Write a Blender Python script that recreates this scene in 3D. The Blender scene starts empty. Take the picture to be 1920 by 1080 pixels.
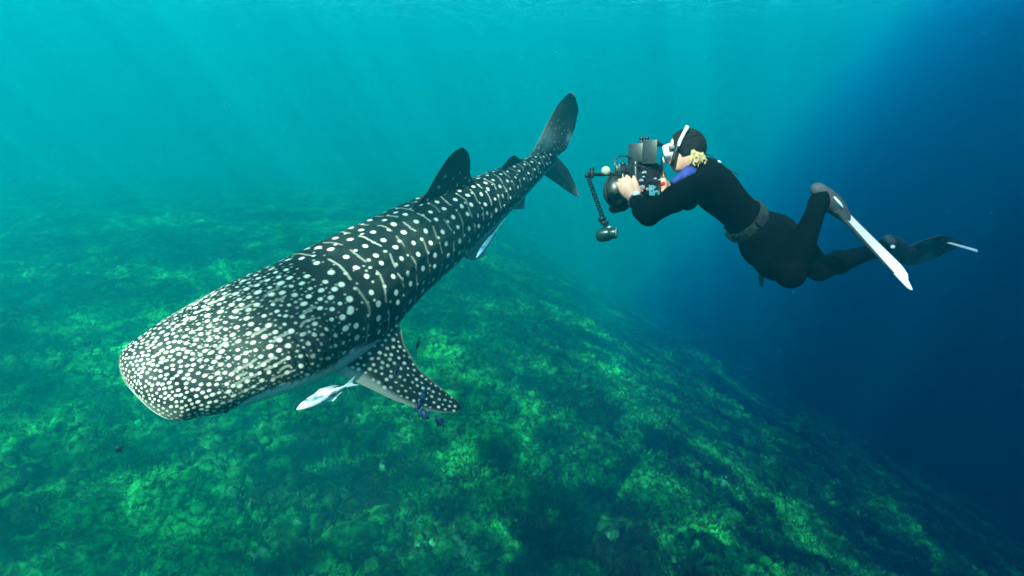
import bpy, bmesh, math, random
import numpy as np
from mathutils import Vector, Matrix
R = math.radians
random.seed(7); RNG = np.random.default_rng(11)
scn = bpy.context.scene
COL = scn.collection

# ------------------------------------------------------------------ camera
PITCH = R(-18)
cam_d = bpy.data.cameras.new('camera'); cam_d.sensor_width = 36
HF = R(80); cam_d.lens = 18 / math.tan(HF / 2)
cam_d.clip_start = 0.05; cam_d.clip_end = 1000
cam = bpy.data.objects.new('camera', cam_d); COL.objects.link(cam)
cam.location = (0, 0, 0); cam.rotation_euler = (R(90) + PITCH, 0, 0)
scn.camera = cam
FPX = 960 / math.tan(HF / 2)
RIGHT = Vector((1, 0, 0)); FWD = Vector((0, math.cos(PITCH), math.sin(PITCH))); UP = RIGHT.cross(FWD)
def cv(x, y, z):            # direction given as right / up / away -> world
    return RIGHT * x + UP * y + FWD * z
def at(px, py, d):          # photo pixel at a distance (metres along the view axis) -> world point
    return cv((px - 960) / FPX * d, -(py - 540) / FPX * d, d)

# ------------------------------------------------------------------ world, sun, exposure
SUN_EL, SUN_AZ = 50, 204            # sun stands behind and to the left of the camera (azimuth from +Y, clockwise)
world = bpy.data.worlds.new('World'); scn.world = world; world.use_nodes = True
wn = world.node_tree.nodes; wl = world.node_tree.links
sky = wn.new('ShaderNodeTexSky'); sky.sky_type = 'NISHITA'; sky.sun_disc = False
sky.sun_elevation = R(SUN_EL); sky.sun_rotation = R(SUN_AZ)
wn['Background'].inputs['Strength'].default_value = 0.12
wl.new(sky.outputs['Color'], wn['Background'].inputs['Color'])
sd = bpy.data.lights.new('sun', 'SUN'); sd.energy = 5.0; sd.angle = R(0.5); sd.color = (1.0, 0.88, 0.74)
sun = bpy.data.objects.new('sun', sd); COL.objects.link(sun)
sdir = Vector((math.sin(R(SUN_AZ)) * math.cos(R(SUN_EL)), math.cos(R(SUN_AZ)) * math.cos(R(SUN_EL)), math.sin(R(SUN_EL))))
sun.rotation_euler = sdir.to_track_quat('Z', 'Y').to_euler(); sun.location = sdir * 30
scn.view_settings.view_transform = 'Standard'; scn.view_settings.look = 'None'
scn.view_settings.exposure = 2.95; scn.view_settings.gamma = 1.0
scn.render.engine = 'CYCLES'
cy = scn.cycles
cy.max_bounces = 5; cy.diffuse_bounces = 2; cy.glossy_bounces = 2; cy.transmission_bounces = 3
cy.volume_bounces = 1; cy.transparent_max_bounces = 10
cy.use_denoising = True; cy.volume_step_rate = 0.3; cy.volume_max_steps = 128
cy.sample_clamp_indirect = 3.0; cy.caustics_reflective = False; cy.caustics_refractive = False

# ------------------------------------------------------------------ helpers: tags, meshes, materials
def tag(o, label, cat, group=None):
    o['label'] = label; o['category'] = cat
    if group: o['group'] = group
    return o
def empty(name, loc):
    o = bpy.data.objects.new(name, None); COL.objects.link(o); o.location = loc; o.empty_display_size = .1
    return o
def mesh_np(name, verts, faces, smooth=True):
    verts = np.asarray(verts, np.float32); faces = np.asarray(faces, np.int32)
    me = bpy.data.meshes.new(name); n = faces.shape[1]
    me.vertices.add(len(verts)); me.vertices.foreach_set('co', verts.ravel())
    me.loops.add(faces.size); me.loops.foreach_set('vertex_index', faces.ravel())
    me.polygons.add(len(faces)); me.polygons.foreach_set('loop_start', np.arange(0, faces.size, n, dtype=np.int32))
    me.update(calc_edges=True)
    if smooth: me.polygons.foreach_set('use_smooth', np.ones(len(faces), bool))
    me.validate()
    return me
def link(name, me, mat=None, parent=None):
    """Mesh data is in world coordinates; the object's origin moves to its parent's (or the mesh's own) centre."""
    o = bpy.data.objects.new(name, me); COL.objects.link(o)
    if mat is not None:
        me.materials.clear()
        for m in (mat if isinstance(mat, (list, tuple)) else [mat]): me.materials.append(m)
    co = np.empty(len(me.vertices) * 3, np.float32); me.vertices.foreach_get('co', co); co = co.reshape(-1, 3)
    c = Vector([float(v) for v in (co.min(0) + co.max(0)) / 2])
    co -= np.array(c, np.float32); me.vertices.foreach_set('co', co.ravel()); me.update()
    o.location = c
    if parent is not None:
        o.parent = parent; o.location = c - wloc(parent)
    return o
def wloc(o):
    v = o.location.copy()
    while o.parent: o = o.parent; v = v + o.location
    return v
def attr(me, name, data):
    a = me.attributes.new(name, 'FLOAT', 'POINT'); a.data.foreach_set('value', np.asarray(data, np.float32).ravel())
class BM:
    """Collects shapes in world coordinates for ONE mesh."""
    def __init__(s): s.bm = bmesh.new()
    def _xf(s, geom, M):
        vs = [g for g in geom if isinstance(g, bmesh.types.BMVert)]
        bmesh.ops.transform(s.bm, matrix=M, verts=vs); return vs
    def box(s, c, X, Y, Z, size, bev=0.004, seg=2):
        g = bmesh.ops.create_cube(s.bm, size=1.0)['verts']
        M = Matrix.Translation(c) @ frame(X, Y, Z) @ Matrix.Diagonal((size[0], size[1], size[2], 1))
        bmesh.ops.transform(s.bm, matrix=M, verts=g)
        if bev:
            es = list({e for v in g for e in v.link_edges})
            bmesh.ops.bevel(s.bm, geom=es, offset=bev, segments=seg, affect='EDGES', profile=.6)
        return s
    def cyl(s, p, q, r, r2=None, n=20, bev=0.0):
        p, q = Vector(p), Vector(q); d = q - p
        M = Matrix.Translation((p + q) / 2) @ d.to_track_quat('Z', 'Y').to_matrix().to_4x4()
        g = bmesh.ops.create_cone(s.bm, cap_ends=True, segments=n, radius1=r, radius2=r if r2 is None else r2, depth=d.length, matrix=M)['verts']
        if bev:
            es = [e for e in {e for v in g for e in v.link_edges} if any(len(f.verts) > 4 for f in e.link_faces)]
            bmesh.ops.bevel(s.bm, geom=es, offset=bev, segments=2, affect='EDGES', profile=.6)
        return s
    def ball(s, c, X, Y, Z, rad, n=20, m=12):
        M = Matrix.Translation(c) @ frame(X, Y, Z) @ Matrix.Diagonal((rad[0], rad[1], rad[2], 1))
        bmesh.ops.create_uvsphere(s.bm, u_segments=n, v_segments=m, radius=1.0, matrix=M); return s
    def tube(s, pts, rad, n=10, flat=1.0):
        pts = [Vector(p) for p in pts]; N = len(pts)
        rad = list(rad) if hasattr(rad, '__len__') else [rad] * N
        ref = None; rings = []
        for i, p in enumerate(pts):
            t = (pts[min(i + 1, N - 1)] - pts[max(i - 1, 0)]).normalized()
            if ref is None: ref = t.orthogonal().normalized()
            ref = (ref - t * ref.dot(t)).normalized(); b = t.cross(ref)
            rings.append([s.bm.verts.new(p + (ref * math.cos(a) + b * math.sin(a) * flat) * rad[i]) for a in [2 * math.pi * k / n for k in range(n)]])
        for a, b in zip(rings, rings[1:]):
            for k in range(n): s.bm.faces.new((a[k], a[(k + 1) % n], b[(k + 1) % n], b[k]))
        s.bm.faces.new(rings[0][::-1]); s.bm.faces.new(rings[-1]); return s
    def ring(s, c, X, Y, r, t, n=28, m=8, ry=None):
        ry = r if ry is None else ry; X, Y = X.normalized(), Y.normalized(); Zn = X.cross(Y)
        rings = []
        for i in range(n):
            a = 2 * math.pi * i / n; d = X * math.cos(a) + Y * math.sin(a); o = c + X * math.cos(a) * r + Y * math.sin(a) * ry
            rings.append([s.bm.verts.new(o + (d * math.cos(b) + Zn * math.sin(b)) * t) for b in [2 * math.pi * k / m for k in range(m)]])
        for i in range(n):
            a, b = rings[i], rings[(i + 1) % n]
            for k in range(m): s.bm.faces.new((a[k], a[(k + 1) % m], b[(k + 1) % m], b[k]))
        return s
    def done(s, name, mat, parent=None, smooth=True, angle=40):
        bmesh.ops.recalc_face_normals(s.bm, faces=s.bm.faces[:])
        if smooth:
            for f in s.bm.faces: f.smooth = True
            lim = R(angle)
            for e in s.bm.edges:
                if len(e.link_faces) == 2 and e.calc_face_angle(0) > lim: e.smooth = False
        me = bpy.data.meshes.new(name); s.bm.to_mesh(me); s.bm.free()
        return link(name, me, mat, parent)
def frame(X, Y, Z):
    return Matrix(((X.x, Y.x, Z.x, 0), (X.y, Y.y, Z.y, 0), (X.z, Y.z, Z.z, 0), (0, 0, 0, 1)))
def material(name):
    m = bpy.data.materials.new(name); m.use_nodes = True
    return m, m.node_tree.nodes, m.node_tree.links, m.node_tree.nodes['Principled BSDF']
def ramp(N, stops):
    r = N.new('ShaderNodeValToRGB'); e = r.color_ramp.elements
    while len(e) < len(stops): e.new(0.5)
    for k, (p, c) in zip(e, stops): k.position = p; k.color = (*c, 1) if len(c) == 3 else c
    return r
def simple(name, col, rough=.5, metal=0.0, var=.25, scale=40, bump=.0, spec=.5, coat=0.0):
    m, N, L, b = material(name)
    t = N.new('ShaderNodeTexNoise'); t.inputs['Scale'].default_value = scale; t.inputs['Detail'].default_value = 4
    co = N.new('ShaderNodeTexCoord'); L.new(co.outputs['Object'], t.inputs['Vector'])
    r = ramp(N, [(.3, [c * (1 - var) for c in col]), (.7, [min(1, c * (1 + var)) for c in col])])
    L.new(t.outputs['Fac'], r.inputs['Fac']); L.new(r.outputs['Color'], b.inputs['Base Color'])
    b.inputs['Roughness'].default_value = rough; b.inputs['Metallic'].default_value = metal
    b.inputs['Specular IOR Level'].default_value = spec; b.inputs['Coat Weight'].default_value = coat
    if bump:
        bp = N.new('ShaderNodeBump'); bp.inputs['Strength'].default_value = bump; bp.inputs['Distance'].default_value = .01
        L.new(t.outputs['Fac'], bp.inputs['Height']); L.new(bp.outputs['Normal'], b.inputs['Normal'])
    return m

# ------------------------------------------------------------------ numpy noise
def _h(ix, iy, seed):
    h = (ix.astype(np.int64) * 374761393 + iy.astype(np.int64) * 668265263 + seed * 1442695041) & 0x7fffffff
    h = ((h ^ (h >> 13)) * 1274126177) & 0x7fffffff
    return ((h ^ (h >> 16)) & 0xffff) / 65535.0
def vnoise(x, y, seed=0):
    ix = np.floor(x); iy = np.floor(y); fx = x - ix; fy = y - iy
    fx = fx * fx * (3 - 2 * fx); fy = fy * fy * (3 - 2 * fy); ix = ix.astype(np.int64); iy = iy.astype(np.int64)
    a = _h(ix, iy, seed); b = _h(ix + 1, iy, seed); c = _h(ix, iy + 1, seed); d = _h(ix + 1, iy + 1, seed)
    return (a + (b - a) * fx) * (1 - fy) + (c + (d - c) * fx) * fy
def fbm(x, y, o=4, seed=0):
    s = 0; w = .5
    for k in range(o): s = s + w * vnoise(x * 2 ** k + 17.3 * k, y * 2 ** k - 9.1 * k, seed + k); w *= .5
    return s / (1 - .5 ** o)
def worley(x, y, seed=0):
    ix = np.floor(x).astype(np.int64); iy = np.floor(y).astype(np.int64); best = np.full(x.shape, 9.0); idv = np.zeros(x.shape)
    for dx in (-1, 0, 1):
        for dy in (-1, 0, 1):
            cx = ix + dx; cy_ = iy + dy
            px = cx + _h(cx, cy_, seed); py = cy_ + _h(cx, cy_, seed + 5)
            d = (px - x) ** 2 + (py - y) ** 2; m = d < best
            best = np.where(m, d, best); idv = np.where(m, _h(cx, cy_, seed + 9), idv)
    return np.sqrt(best), idv
def sstep(a, b, x):
    t = np.clip((x - a) / (b - a), 0, 1); return t * t * (3 - 2 * t)

# ------------------------------------------------------------------ the setting: seabed
FS = 1.25
def floor_base(x, y):
    z = -4.8 + .03 * np.clip(-x, -5, 40) + .35 * (fbm(x * .16 + 3, y * .16, 3, 3) - .5) * 2
    e = 1.9 * x + .34 * y - 4.6 + 1.5 * (fbm(x * .1, y * .1, 2, 8) - .5)
    z = z - .29 * np.maximum(0, np.sqrt(e * e + 20) * .5 + e * .5)
    d = np.hypot(x, y) - 20; z = z - .09 * np.maximum(0, np.sqrt(d * d + 9) * .5 + d * .5)     # the reef also falls away in the distance
    return np.maximum(z, -36)
def floor_z(x, y, fine=True):
    x = x / FS; y = y / FS; z = floor_base(x, y)
    wx = x + .25 * (fbm(x * 1.7, y * 1.7, 2, 21) - .5); wy = y + .25 * (fbm(x * 1.7, y * 1.7, 2, 25) - .5)
    m = fbm(x * .6, y * .6, 3, 31)
    d, i = worley(wx * 1.25, wy * 1.25, 41); z = z + (.26 * np.maximum(0, 1 - d * 1.25) ** 1.3 * (.3 + i)) * (.3 + m)
    d, i = worley(wx * 3.3, wy * 3.3, 51); z = z + .12 * np.maximum(0, 1 - d * 1.35) ** 1.1 * (.2 + i) * (.4 + m)
    if fine:
        d, i = worley(wx * 8.5, wy * 8.5, 61); z = z + .055 * np.maximum(0, 1 - d * 1.4) ** .7 * (.2 + i)
        z = z + .10 * (fbm(x * 6, y * 6, 3, 71) - .5) + .05 * (fbm(x * 19, y * 19, 2, 75) - .5)
    return z * FS
th = np.concatenate([np.linspace(-180, -60, 70)[:-1], np.linspace(-60, 60, 900), np.linspace(60, 180, 70)[1:-1]]) * math.pi / 180
rr = np.concatenate([[.1, 1.2, 2.4, 3.6, 4.8], 6.0 * np.exp(np.linspace(0, math.log(19), 620))])
TT, RR = np.meshgrid(th, rr); fx_, fy_ = RR * np.sin(TT), RR * np.cos(TT)
V = np.stack([fx_, fy_, floor_z(fx_, fy_)], -1).reshape(-1, 3)
nt, nr = len(th), len(rr)
I, J = np.meshgrid(np.arange(nr - 1), np.arange(nt), indexing='ij'); J2 = (J + 1) % nt
F = np.stack([I * nt + J, I * nt + J2, (I + 1) * nt + J2, (I + 1) * nt + J], -1).reshape(-1, 4)[:, ::-1]
def reef_mat(name, pale=0.0):
    m, N, L, b = material(name); geo = N.new('ShaderNodeNewGeometry')
    def nz(sc, det=5, rough=.6):
        t = N.new('ShaderNodeTexNoise'); t.inputs['Scale'].default_value = sc; t.inputs['Detail'].default_value = det
        t.inputs['Roughness'].default_value = rough; L.new(geo.outputs['Position'], t.inputs['Vector']); return t
    a = nz(.28, 4); c = nz(1.6, 6, .7); d = nz(7, 5, .65)
    r1 = ramp(N, [(.39, (.0005, .003, .0008)), (.46, (.002, .028, .006)), (.54, (.008, .15, .026)), (.65, (.016, .34, .065))])
    mx = N.new('ShaderNodeMix'); mx.data_type = 'FLOAT'; mx.inputs[0].default_value = .48
    L.new(a.outputs['Fac'], mx.inputs[2]); L.new(c.outputs['Fac'], mx.inputs[3]); L.new(mx.outputs[0], r1.inputs['Fac'])
    r2 = ramp(N, [(.38, (.25, .28, .25)), (.62, (1.6, 1.6, 1.5))]); L.new(d.outputs['Fac'], r2.inputs['Fac'])
    mul = N.new('ShaderNodeMix'); mul.data_type = 'RGBA'; mul.blend_type = 'MULTIPLY'; mul.inputs[0].default_value = 1
    L.new(r1.outputs['Color'], mul.inputs[6]); L.new(r2.outputs['Color'], mul.inputs[7])
    # pale encrusted patches
    v = nz(2.8, 3, .5); r3 = ramp(N, [(.66 - pale * .25, (0, 0, 0)), (.80 - pale * .2, (1, 1, 1))]); L.new(v.outputs['Fac'], r3.inputs['Fac'])
    m2 = N.new('ShaderNodeMix'); m2.data_type = 'RGBA'; m2.inputs[7].default_value = (.05, .28, .12, 1)
    L.new(r3.outputs['Color'], m2.inputs[0]); L.new(mul.outputs[2], m2.inputs[6]); L.new(m2.outputs[2], b.inputs['Base Color'])
    b.inputs['Roughness'].default_value = .95; b.inputs['Specular IOR Level'].default_value = .1
    bp = N.new('ShaderNodeBump'); bp.inputs['Strength'].default_value = .8; bp.inputs['Distance'].default_value = .10
    L.new(d.outputs['Fac'], bp.inputs['Height']); L.new(bp.outputs['Normal'], b.inputs['Normal'])
    return m
M_reef = reef_mat('reef'); M_pale = reef_mat('pale_coral', .42)
seabed = link('seabed', mesh_np('seabed', V, F), M_reef); seabed['kind'] = 'structure'

# ------------------------------------------------------------------ water surface: wavy sheet with sun dapples painted into its transparency
SURF = 12.0
gx = np.linspace(-1, 1, 340); gx = 1400 * np.sign(gx) * (.05 * np.abs(gx) + .95 * np.abs(gx) ** 4); GX, GY = np.meshgrid(gx, gx)
GZ = SURF + .22 * (np.hypot(GX, GY) < 150) * (fbm(GX * .35, GY * .35, 4, 91) - .5)
n = len(gx); I, J = np.meshgrid(np.arange(n - 1), np.arange(n - 1), indexing='ij')
F = np.stack([I * n + J, I * n + J + 1, (I + 1) * n + J + 1, (I + 1) * n + J], -1).reshape(-1, 4)
m, N, L, b = material('water_surface'); N.remove(b); out = N['Material Output']
geo = N.new('ShaderNodeNewGeometry'); mp = N.new('ShaderNodeMapping'); L.new(geo.outputs['Position'], mp.inputs['Vector'])
mp.inputs['Location'].default_value = (-14.3265, -1.9381, 0); mp.inputs['Rotation'].default_value = (0, 0, 3.1297); mp.inputs['Scale'].default_value = (1, 1, 0)  # dapple pattern shifted so its bright patches land on shark and diver
def nz(sc, det, dist=0.0):
    t = N.new('ShaderNodeTexNoise'); t.inputs['Scale'].default_value = sc; t.inputs['Detail'].default_value = det; t.inputs['Distortion'].default_value = dist
    L.new(mp.outputs['Vector'], t.inputs['Vector']); return t
a = nz(.62, 0.0, .45)
rg = N.new('ShaderNodeMath'); rg.operation = 'SUBTRACT'; rg.inputs[1].default_value = .5; L.new(a.outputs['Fac'], rg.inputs[0])
ab = N.new('ShaderNodeMath'); ab.operation = 'ABSOLUTE'; L.new(rg.outputs[0], ab.inputs[0])
ra = ramp(N, [(0.0, (1, 1, 1)), (.035, (.80, .80, .80)), (.09, (.30, .30, .30)), (.16, (.14, .14, .14))]); L.new(ab.outputs[0], ra.inputs['Fac'])
c = nz(.33, 1.5, .6); rc = ramp(N, [(.40, (.32, .32, .32)), (.60, (1, 1, 1))]); L.new(c.outputs['Fac'], rc.inputs['Fac'])
mu = N.new('ShaderNodeMix'); mu.data_type = 'RGBA'; mu.blend_type = 'MULTIPLY'; mu.inputs[0].default_value = 1
L.new(ra.outputs['Color'], mu.inputs[6]); L.new(rc.outputs['Color'], mu.inputs[7])
tr = N.new('ShaderNodeBsdfTransparent'); L.new(mu.outputs[2], tr.inputs['Color'])
gl = N.new('ShaderNodeBsdfGlossy'); gl.inputs['Roughness'].default_value = .1; gl.inputs['Color'].default_value = (.7, .9, .95, 1)
ms = N.new('ShaderNodeMixShader'); ms.inputs[0].default_value = .06
L.new(tr.outputs[0], ms.inputs[1]); L.new(gl.outputs[0], ms.inputs[2]); L.new(ms.outputs[0], out.inputs['Surface'])
surf = link('water_surface', mesh_np('water_surface', np.stack([GX, GY, GZ], -1).reshape(-1, 3), F), m); surf['kind'] = 'structure'
surf.visible_shadow = True

# ------------------------------------------------------------------ the water itself: one closed box, even density, bluer off the reef edge
m, N, L, b = material('sea_water'); N.remove(b); out = N['Material Output']
pv = N.new('ShaderNodeVolumePrincipled')
pv.inputs['Density'].default_value = .06; pv.inputs['Anisotropy'].default_value = .35
geo = N.new('ShaderNodeNewGeometry'); sx = N.new('ShaderNodeSeparateXYZ'); L.new(geo.outputs['Position'], sx.inputs[0])
my = N.new('ShaderNodeMath'); my.operation = 'MULTIPLY_ADD'; my.inputs[1].default_value = -.85; L.new(sx.outputs['Z'], my.inputs[0]); L.new(sx.outputs['X'], my.inputs[2])
mz = N.new('ShaderNodeMath'); mz.operation = 'MULTIPLY_ADD'; mz.inputs[1].default_value = -.48; L.new(sx.outputs['Y'], mz.inputs[0]); L.new(my.outputs[0], mz.inputs[2]); my = mz
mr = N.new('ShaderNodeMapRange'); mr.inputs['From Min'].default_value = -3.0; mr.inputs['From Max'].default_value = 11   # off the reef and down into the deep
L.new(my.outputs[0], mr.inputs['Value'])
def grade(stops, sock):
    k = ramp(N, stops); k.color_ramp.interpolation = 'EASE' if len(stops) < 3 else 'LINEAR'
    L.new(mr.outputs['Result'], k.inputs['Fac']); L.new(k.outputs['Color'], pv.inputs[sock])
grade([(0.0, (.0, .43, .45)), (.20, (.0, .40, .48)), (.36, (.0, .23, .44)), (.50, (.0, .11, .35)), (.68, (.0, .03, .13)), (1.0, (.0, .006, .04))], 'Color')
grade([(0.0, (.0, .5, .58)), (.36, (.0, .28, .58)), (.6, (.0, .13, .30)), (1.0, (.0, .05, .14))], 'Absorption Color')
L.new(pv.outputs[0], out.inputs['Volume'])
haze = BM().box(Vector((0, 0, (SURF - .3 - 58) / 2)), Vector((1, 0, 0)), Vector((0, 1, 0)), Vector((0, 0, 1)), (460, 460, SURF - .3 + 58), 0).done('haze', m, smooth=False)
haze['kind'] = 'stuff'
# ------------------------------------------------------------------ reef cover: rubble and corals
def icosphere(sub):
    bm = bmesh.new(); bmesh.ops.create_icosphere(bm, subdivisions=sub, radius=1.0)
    bm.verts.ensure_lookup_table()
    v = np.array([v.co[:] for v in bm.verts]); f = np.array([[x.index for x in q.verts] for q in bm.faces]); bm.free(); return v, f
def lumpy(sub, seed, amp=.35, fr=1.6):
    v, f = icosphere(sub)
    d = fbm(v[:, 0] * fr + v[:, 2] * 1.3 + seed, v[:, 1] * fr - v[:, 2] * .9 + seed * 3, 4, seed) - .5
    w, _ = worley(v[:, 0] * 2.2 + v[:, 2], v[:, 1] * 2.2 - v[:, 2] * 1.4 + seed, seed + 3)
    return v * (1 + amp * 2 * d + .28 * np.maximum(0, .7 - w))[:, None], f
def scatter(rng, n, r0, r1, tmax):
    r = r0 * np.exp(rng.random(n) * math.log(r1 / r0)); t = (rng.random(n) * 2 - 1) * R(tmax)
    return r * np.sin(t), r * np.cos(t)
def stuff_lumps(name, n, sub, r0, r1, s0, s1, mat, seed, flat=.6):
    rng = np.random.default_rng(seed); X, Y = scatter(rng, n, r0, r1, 56)
    keep = fbm(X * .45, Y * .45, 3, 77) + .25 * rng.random(n) > .52; X, Y = X[keep], Y[keep]; k = len(X)
    Z = floor_z(X, Y); vs = []; fs = []; off = 0
    var = [lumpy(sub, seed + q) for q in range(6)]
    for i in range(k):
        v, f = var[i % 6]; s = s0 * (s1 / s0) ** (rng.random() ** 1.5); a = rng.random() * 6.283; c, q = math.cos(a), math.sin(a)
        S = s * np.array([.7 + .6 * rng.random(), .7 + .6 * rng.random(), flat * (.6 + .9 * rng.random())])
        u = v * S; w = np.stack([u[:, 0] * c - u[:, 1] * q + X[i], u[:, 0] * q + u[:, 1] * c + Y[i], u[:, 2] + Z[i] + .1 * s], -1)
        vs.append(w); fs.append(f + off); off += len(v)
    o = link(name, mesh_np(name, np.concatenate(vs), np.concatenate(fs)), mat); o['kind'] = 'stuff'; return o
stuff_lumps('coral_rubble', 16000, 1, 6.6, 34, .035, .14, M_reef, 101, .8)
stuff_lumps('coral_cover', 360, 3, 7, 28, .10, .28, M_reef, 131)
def turf(n, seed):
    """Short algae blades in tufts over the reef."""
    rng = np.random.default_rng(seed); X, Y = scatter(rng, n, 6.6, 34, 56); keep = fbm(X * .65, Y * .65, 3, 177) + .3 * rng.random(n) > .50; X, Y = X[keep], Y[keep]
    Z = floor_z(X, Y) - .005; k = len(X); nb = 7; vs = np.empty((k, nb, 4, 3))
    hgt = (.025 + .05 * rng.random((k, 1)) ** 2) * (.6 + .8 * rng.random((k, nb))); a = rng.random((k, nb)) * 6.283; ln = .4 + 1.0 * rng.random((k, nb)); wd = .010 + .014 * rng.random((k, nb))
    bx, by = X[:, None] + .10 * rng.normal(size=(k, nb)), Y[:, None] + .10 * rng.normal(size=(k, nb)); ca, sa_ = np.cos(a), np.sin(a)
    tx, ty, tz = bx + ca * hgt * ln, by + sa_ * hgt * ln, Z[:, None] + hgt
    for q, (px, py, pz, sg, wk) in enumerate(((bx, by, Z[:, None] + 0 * bx, -1, 1), (bx, by, Z[:, None] + 0 * bx, 1, 1), (tx, ty, tz, 1, .55), (tx, ty, tz, -1, .55))):
        vs[:, :, q, 0] = px - sa_ * wd * sg * wk; vs[:, :, q, 1] = py + ca * wd * sg * wk; vs[:, :, q, 2] = pz
    o = link('algae_turf', mesh_np('algae_turf', vs.reshape(-1, 3), np.arange(k * nb * 4).reshape(-1, 4)), M_reef); o['kind'] = 'stuff'
turf(24000, 171)
# larger pale coral lumps that can be told apart
heads = [(840,1040,.22),(545,1000,.20),(700,880,.15),(300,820,.12),(1020,870,.14),(110,780,.16),(420,930,.14),(660,760,.13),
         (870,990,.14),(180,960,.15),(1140,1000,.14),(930,760,.13),(60,1030,.15),(610,1060,.14),(760,960,.13),(480,1045,.13)]
def floor_hit(px, py):
    d = at(px, py, 1.0); t = 2.0
    for _ in range(600):
        p = d * t
        if p.z < floor_z(np.array([p.x]), np.array([p.y]))[0]: return p
        t += .05
    return p
var = [lumpy(4, 211 + q, .30, 1.9) for q in range(6)]; vm = []
for q, (v, f) in enumerate(var):
    w, _ = worley(v[:, 0] * 5 + v[:, 2] * 2, v[:, 1] * 5 - v[:, 2] * 3, 300 + q)
    vm.append(mesh_np('coral_head', v * (1 + .30 * np.maximum(0, .8 - w))[:, None], f)); vm[-1].materials.append(M_pale)
for i, (px, py, s) in enumerate(heads):
    o = bpy.data.objects.new('coral_head', vm[i % 6]); COL.objects.link(o); p = floor_hit(px, py)
    o.location = p + Vector((0, 0, .03)); o.scale = (s * 1.25, s * 1.1, s * .95); o.rotation_euler = (0, 0, i * 1.7)
    tag(o, 'pale knobbly coral lump standing out on the green reef', 'coral', 'pale coral lumps on the reef')

# ------------------------------------------------------------------ whale shark
AX = np.array((.874, -.485)); NX = np.array((.485, .874))          # the shark's axis and its normal in the picture (y down)
def sn(s, n): return AX * s + NX * n
# station: s along the axis, n of upper and lower outline (photo pixels), height/width ratio of the section, roll
ST = [(-76, 682, 862, .47, 40), (-60, 676, 871, .50, 40), (-31, 673, 880, .54, 39), (0, 672, 887, .57, 38), (50, 671, 898, .63, 36),
      (100, 674, 908, .68, 33), (173, 681, 920, .76, 30), (240, 688, 918, .84, 28), (301, 692, 905, .90, 26), (356, 697, 886, .94, 25),
      (410, 701, 871, .97, 24), (470, 705, 857, 1.0, 23), (521, 710, 844, 1.02, 22), (570, 717, 832, 1.05, 21), (610, 724, 821, 1.05, 20),
      (662, 732, 805, 1.05, 18), (700, 736, 793, 1.05, 17), (736, 740, 780, 1.0, 16), (756, 744, 774, 1.0, 16)]
S0_, S1_ = -112., 736.; Z0, Z1 = 2.75, 5.6
def depth(s):
    t = (s - S0_) / (S1_ - S0_); return 1 / (1 / Z0 + t * (1 / Z1 - 1 / Z0))
def vec(v): return np.array(v[:], float)
arr = np.array(ST, float); ss = np.concatenate([np.linspace(-76, 756, 120)])
def cub(x, xp, fp):      # smooth interpolation (monotone-ish: linear, then blurred)
    y = np.interp(x, xp, fp); k = np.array([1, 2, 3, 2, 1.]) / 9
    for _ in range(2): y = np.convolve(np.pad(y, 2, mode='edge'), k, 'valid')
    return y
nup, nlo, kr, ro = (cub(ss, arr[:, 0], arr[:, q]) for q in (1, 2, 3, 4))
cen = np.array([vec(at(*(sn(s, (a + b) / 2)), depth(s))) for s, a, b in zip(ss, nup, nlo)])
tan = np.gradient(cen, axis=0); tan /= np.linalg.norm(tan, axis=1)[:, None]
CU = vec(UP); CR = vec(RIGHT); CF = vec(FWD)
Ucs, Scs, wid, hei = [], [], [], []
for i, s in enumerate(ss):
    f = -tan[i]; u0 = CU - f * (CU @ f); u0 /= np.linalg.norm(u0); s0 = np.cross(u0, f); 
    if s0 @ CR < 0: s0 = -s0
    r = R(ro[i]); u = math.cos(r) * u0 + math.sin(r) * s0; sd_ = math.cos(r) * s0 - math.sin(r) * u0
    nimg = NX[0] * CR - NX[1] * CU
    hw = (nlo[i] - nup[i]) / 2 * depth(s) / FPX
    a = hw / math.sqrt((sd_ @ nimg) ** 2 + (kr[i] * (u @ nimg)) ** 2)
    Ucs.append(u); Scs.append(sd_); wid.append(a); hei.append(a * kr[i])
Ucs, Scs, wid, hei = map(np.array, (Ucs, Scs, wid, hei))
arc = np.concatenate([[0], np.cumsum(np.linalg.norm(np.diff(cen, axis=0), axis=1))])
BL = arc[-1]
NA, NP = 760, 420
CAP = 0.13
aa = np.concatenate([-CAP * np.cos(np.linspace(0, math.pi / 2, 90))[:-1] , np.linspace(0, BL, NA)]); nA = len(aa)
def samp(tab, a): 
    tab = np.asarray(tab); a = np.clip(a, 0, BL)
    return np.interp(a, arc, tab) if tab.ndim == 1 else np.stack([np.interp(a, arc, tab[:, k]) for k in range(3)], -1)
phi = np.linspace(-math.pi, math.pi, NP, endpoint=False)            # 0 = back ridge, +90 = the shark's left side
A_, P_ = np.meshgrid(aa, phi, indexing='ij')
capk = np.where(aa < 0, np.sqrt(np.maximum(0, 1 - (aa / CAP) ** 2)), 1.0); capk = np.maximum(capk, .004)
W = samp(wid, aa) * capk ** .72; H = samp(hei, aa) * capk ** .9
sp, cp = np.sin(P_), np.cos(P_)
ex = np.interp(aa, [-.2, .4, 1.2, 2.2], [.80, .84, .92, 1.0])[:, None]
xs = np.sign(sp) * np.abs(sp) ** ex; ys = np.sign(cp) * np.abs(cp) ** ex
low = np.interp(aa, [-.2, .3, 1.2, 2.5], [.75, .72, .86, 1.0])[:, None]
ys = np.where(ys < 0, ys * low, ys)
rad = np.ones_like(A_)
pd = np.degrees(P_)
fade = sstep(.75, 1.4, aa)[:, None] * (1 - .7 * sstep(BL - .7, BL, aa)[:, None])
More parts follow.
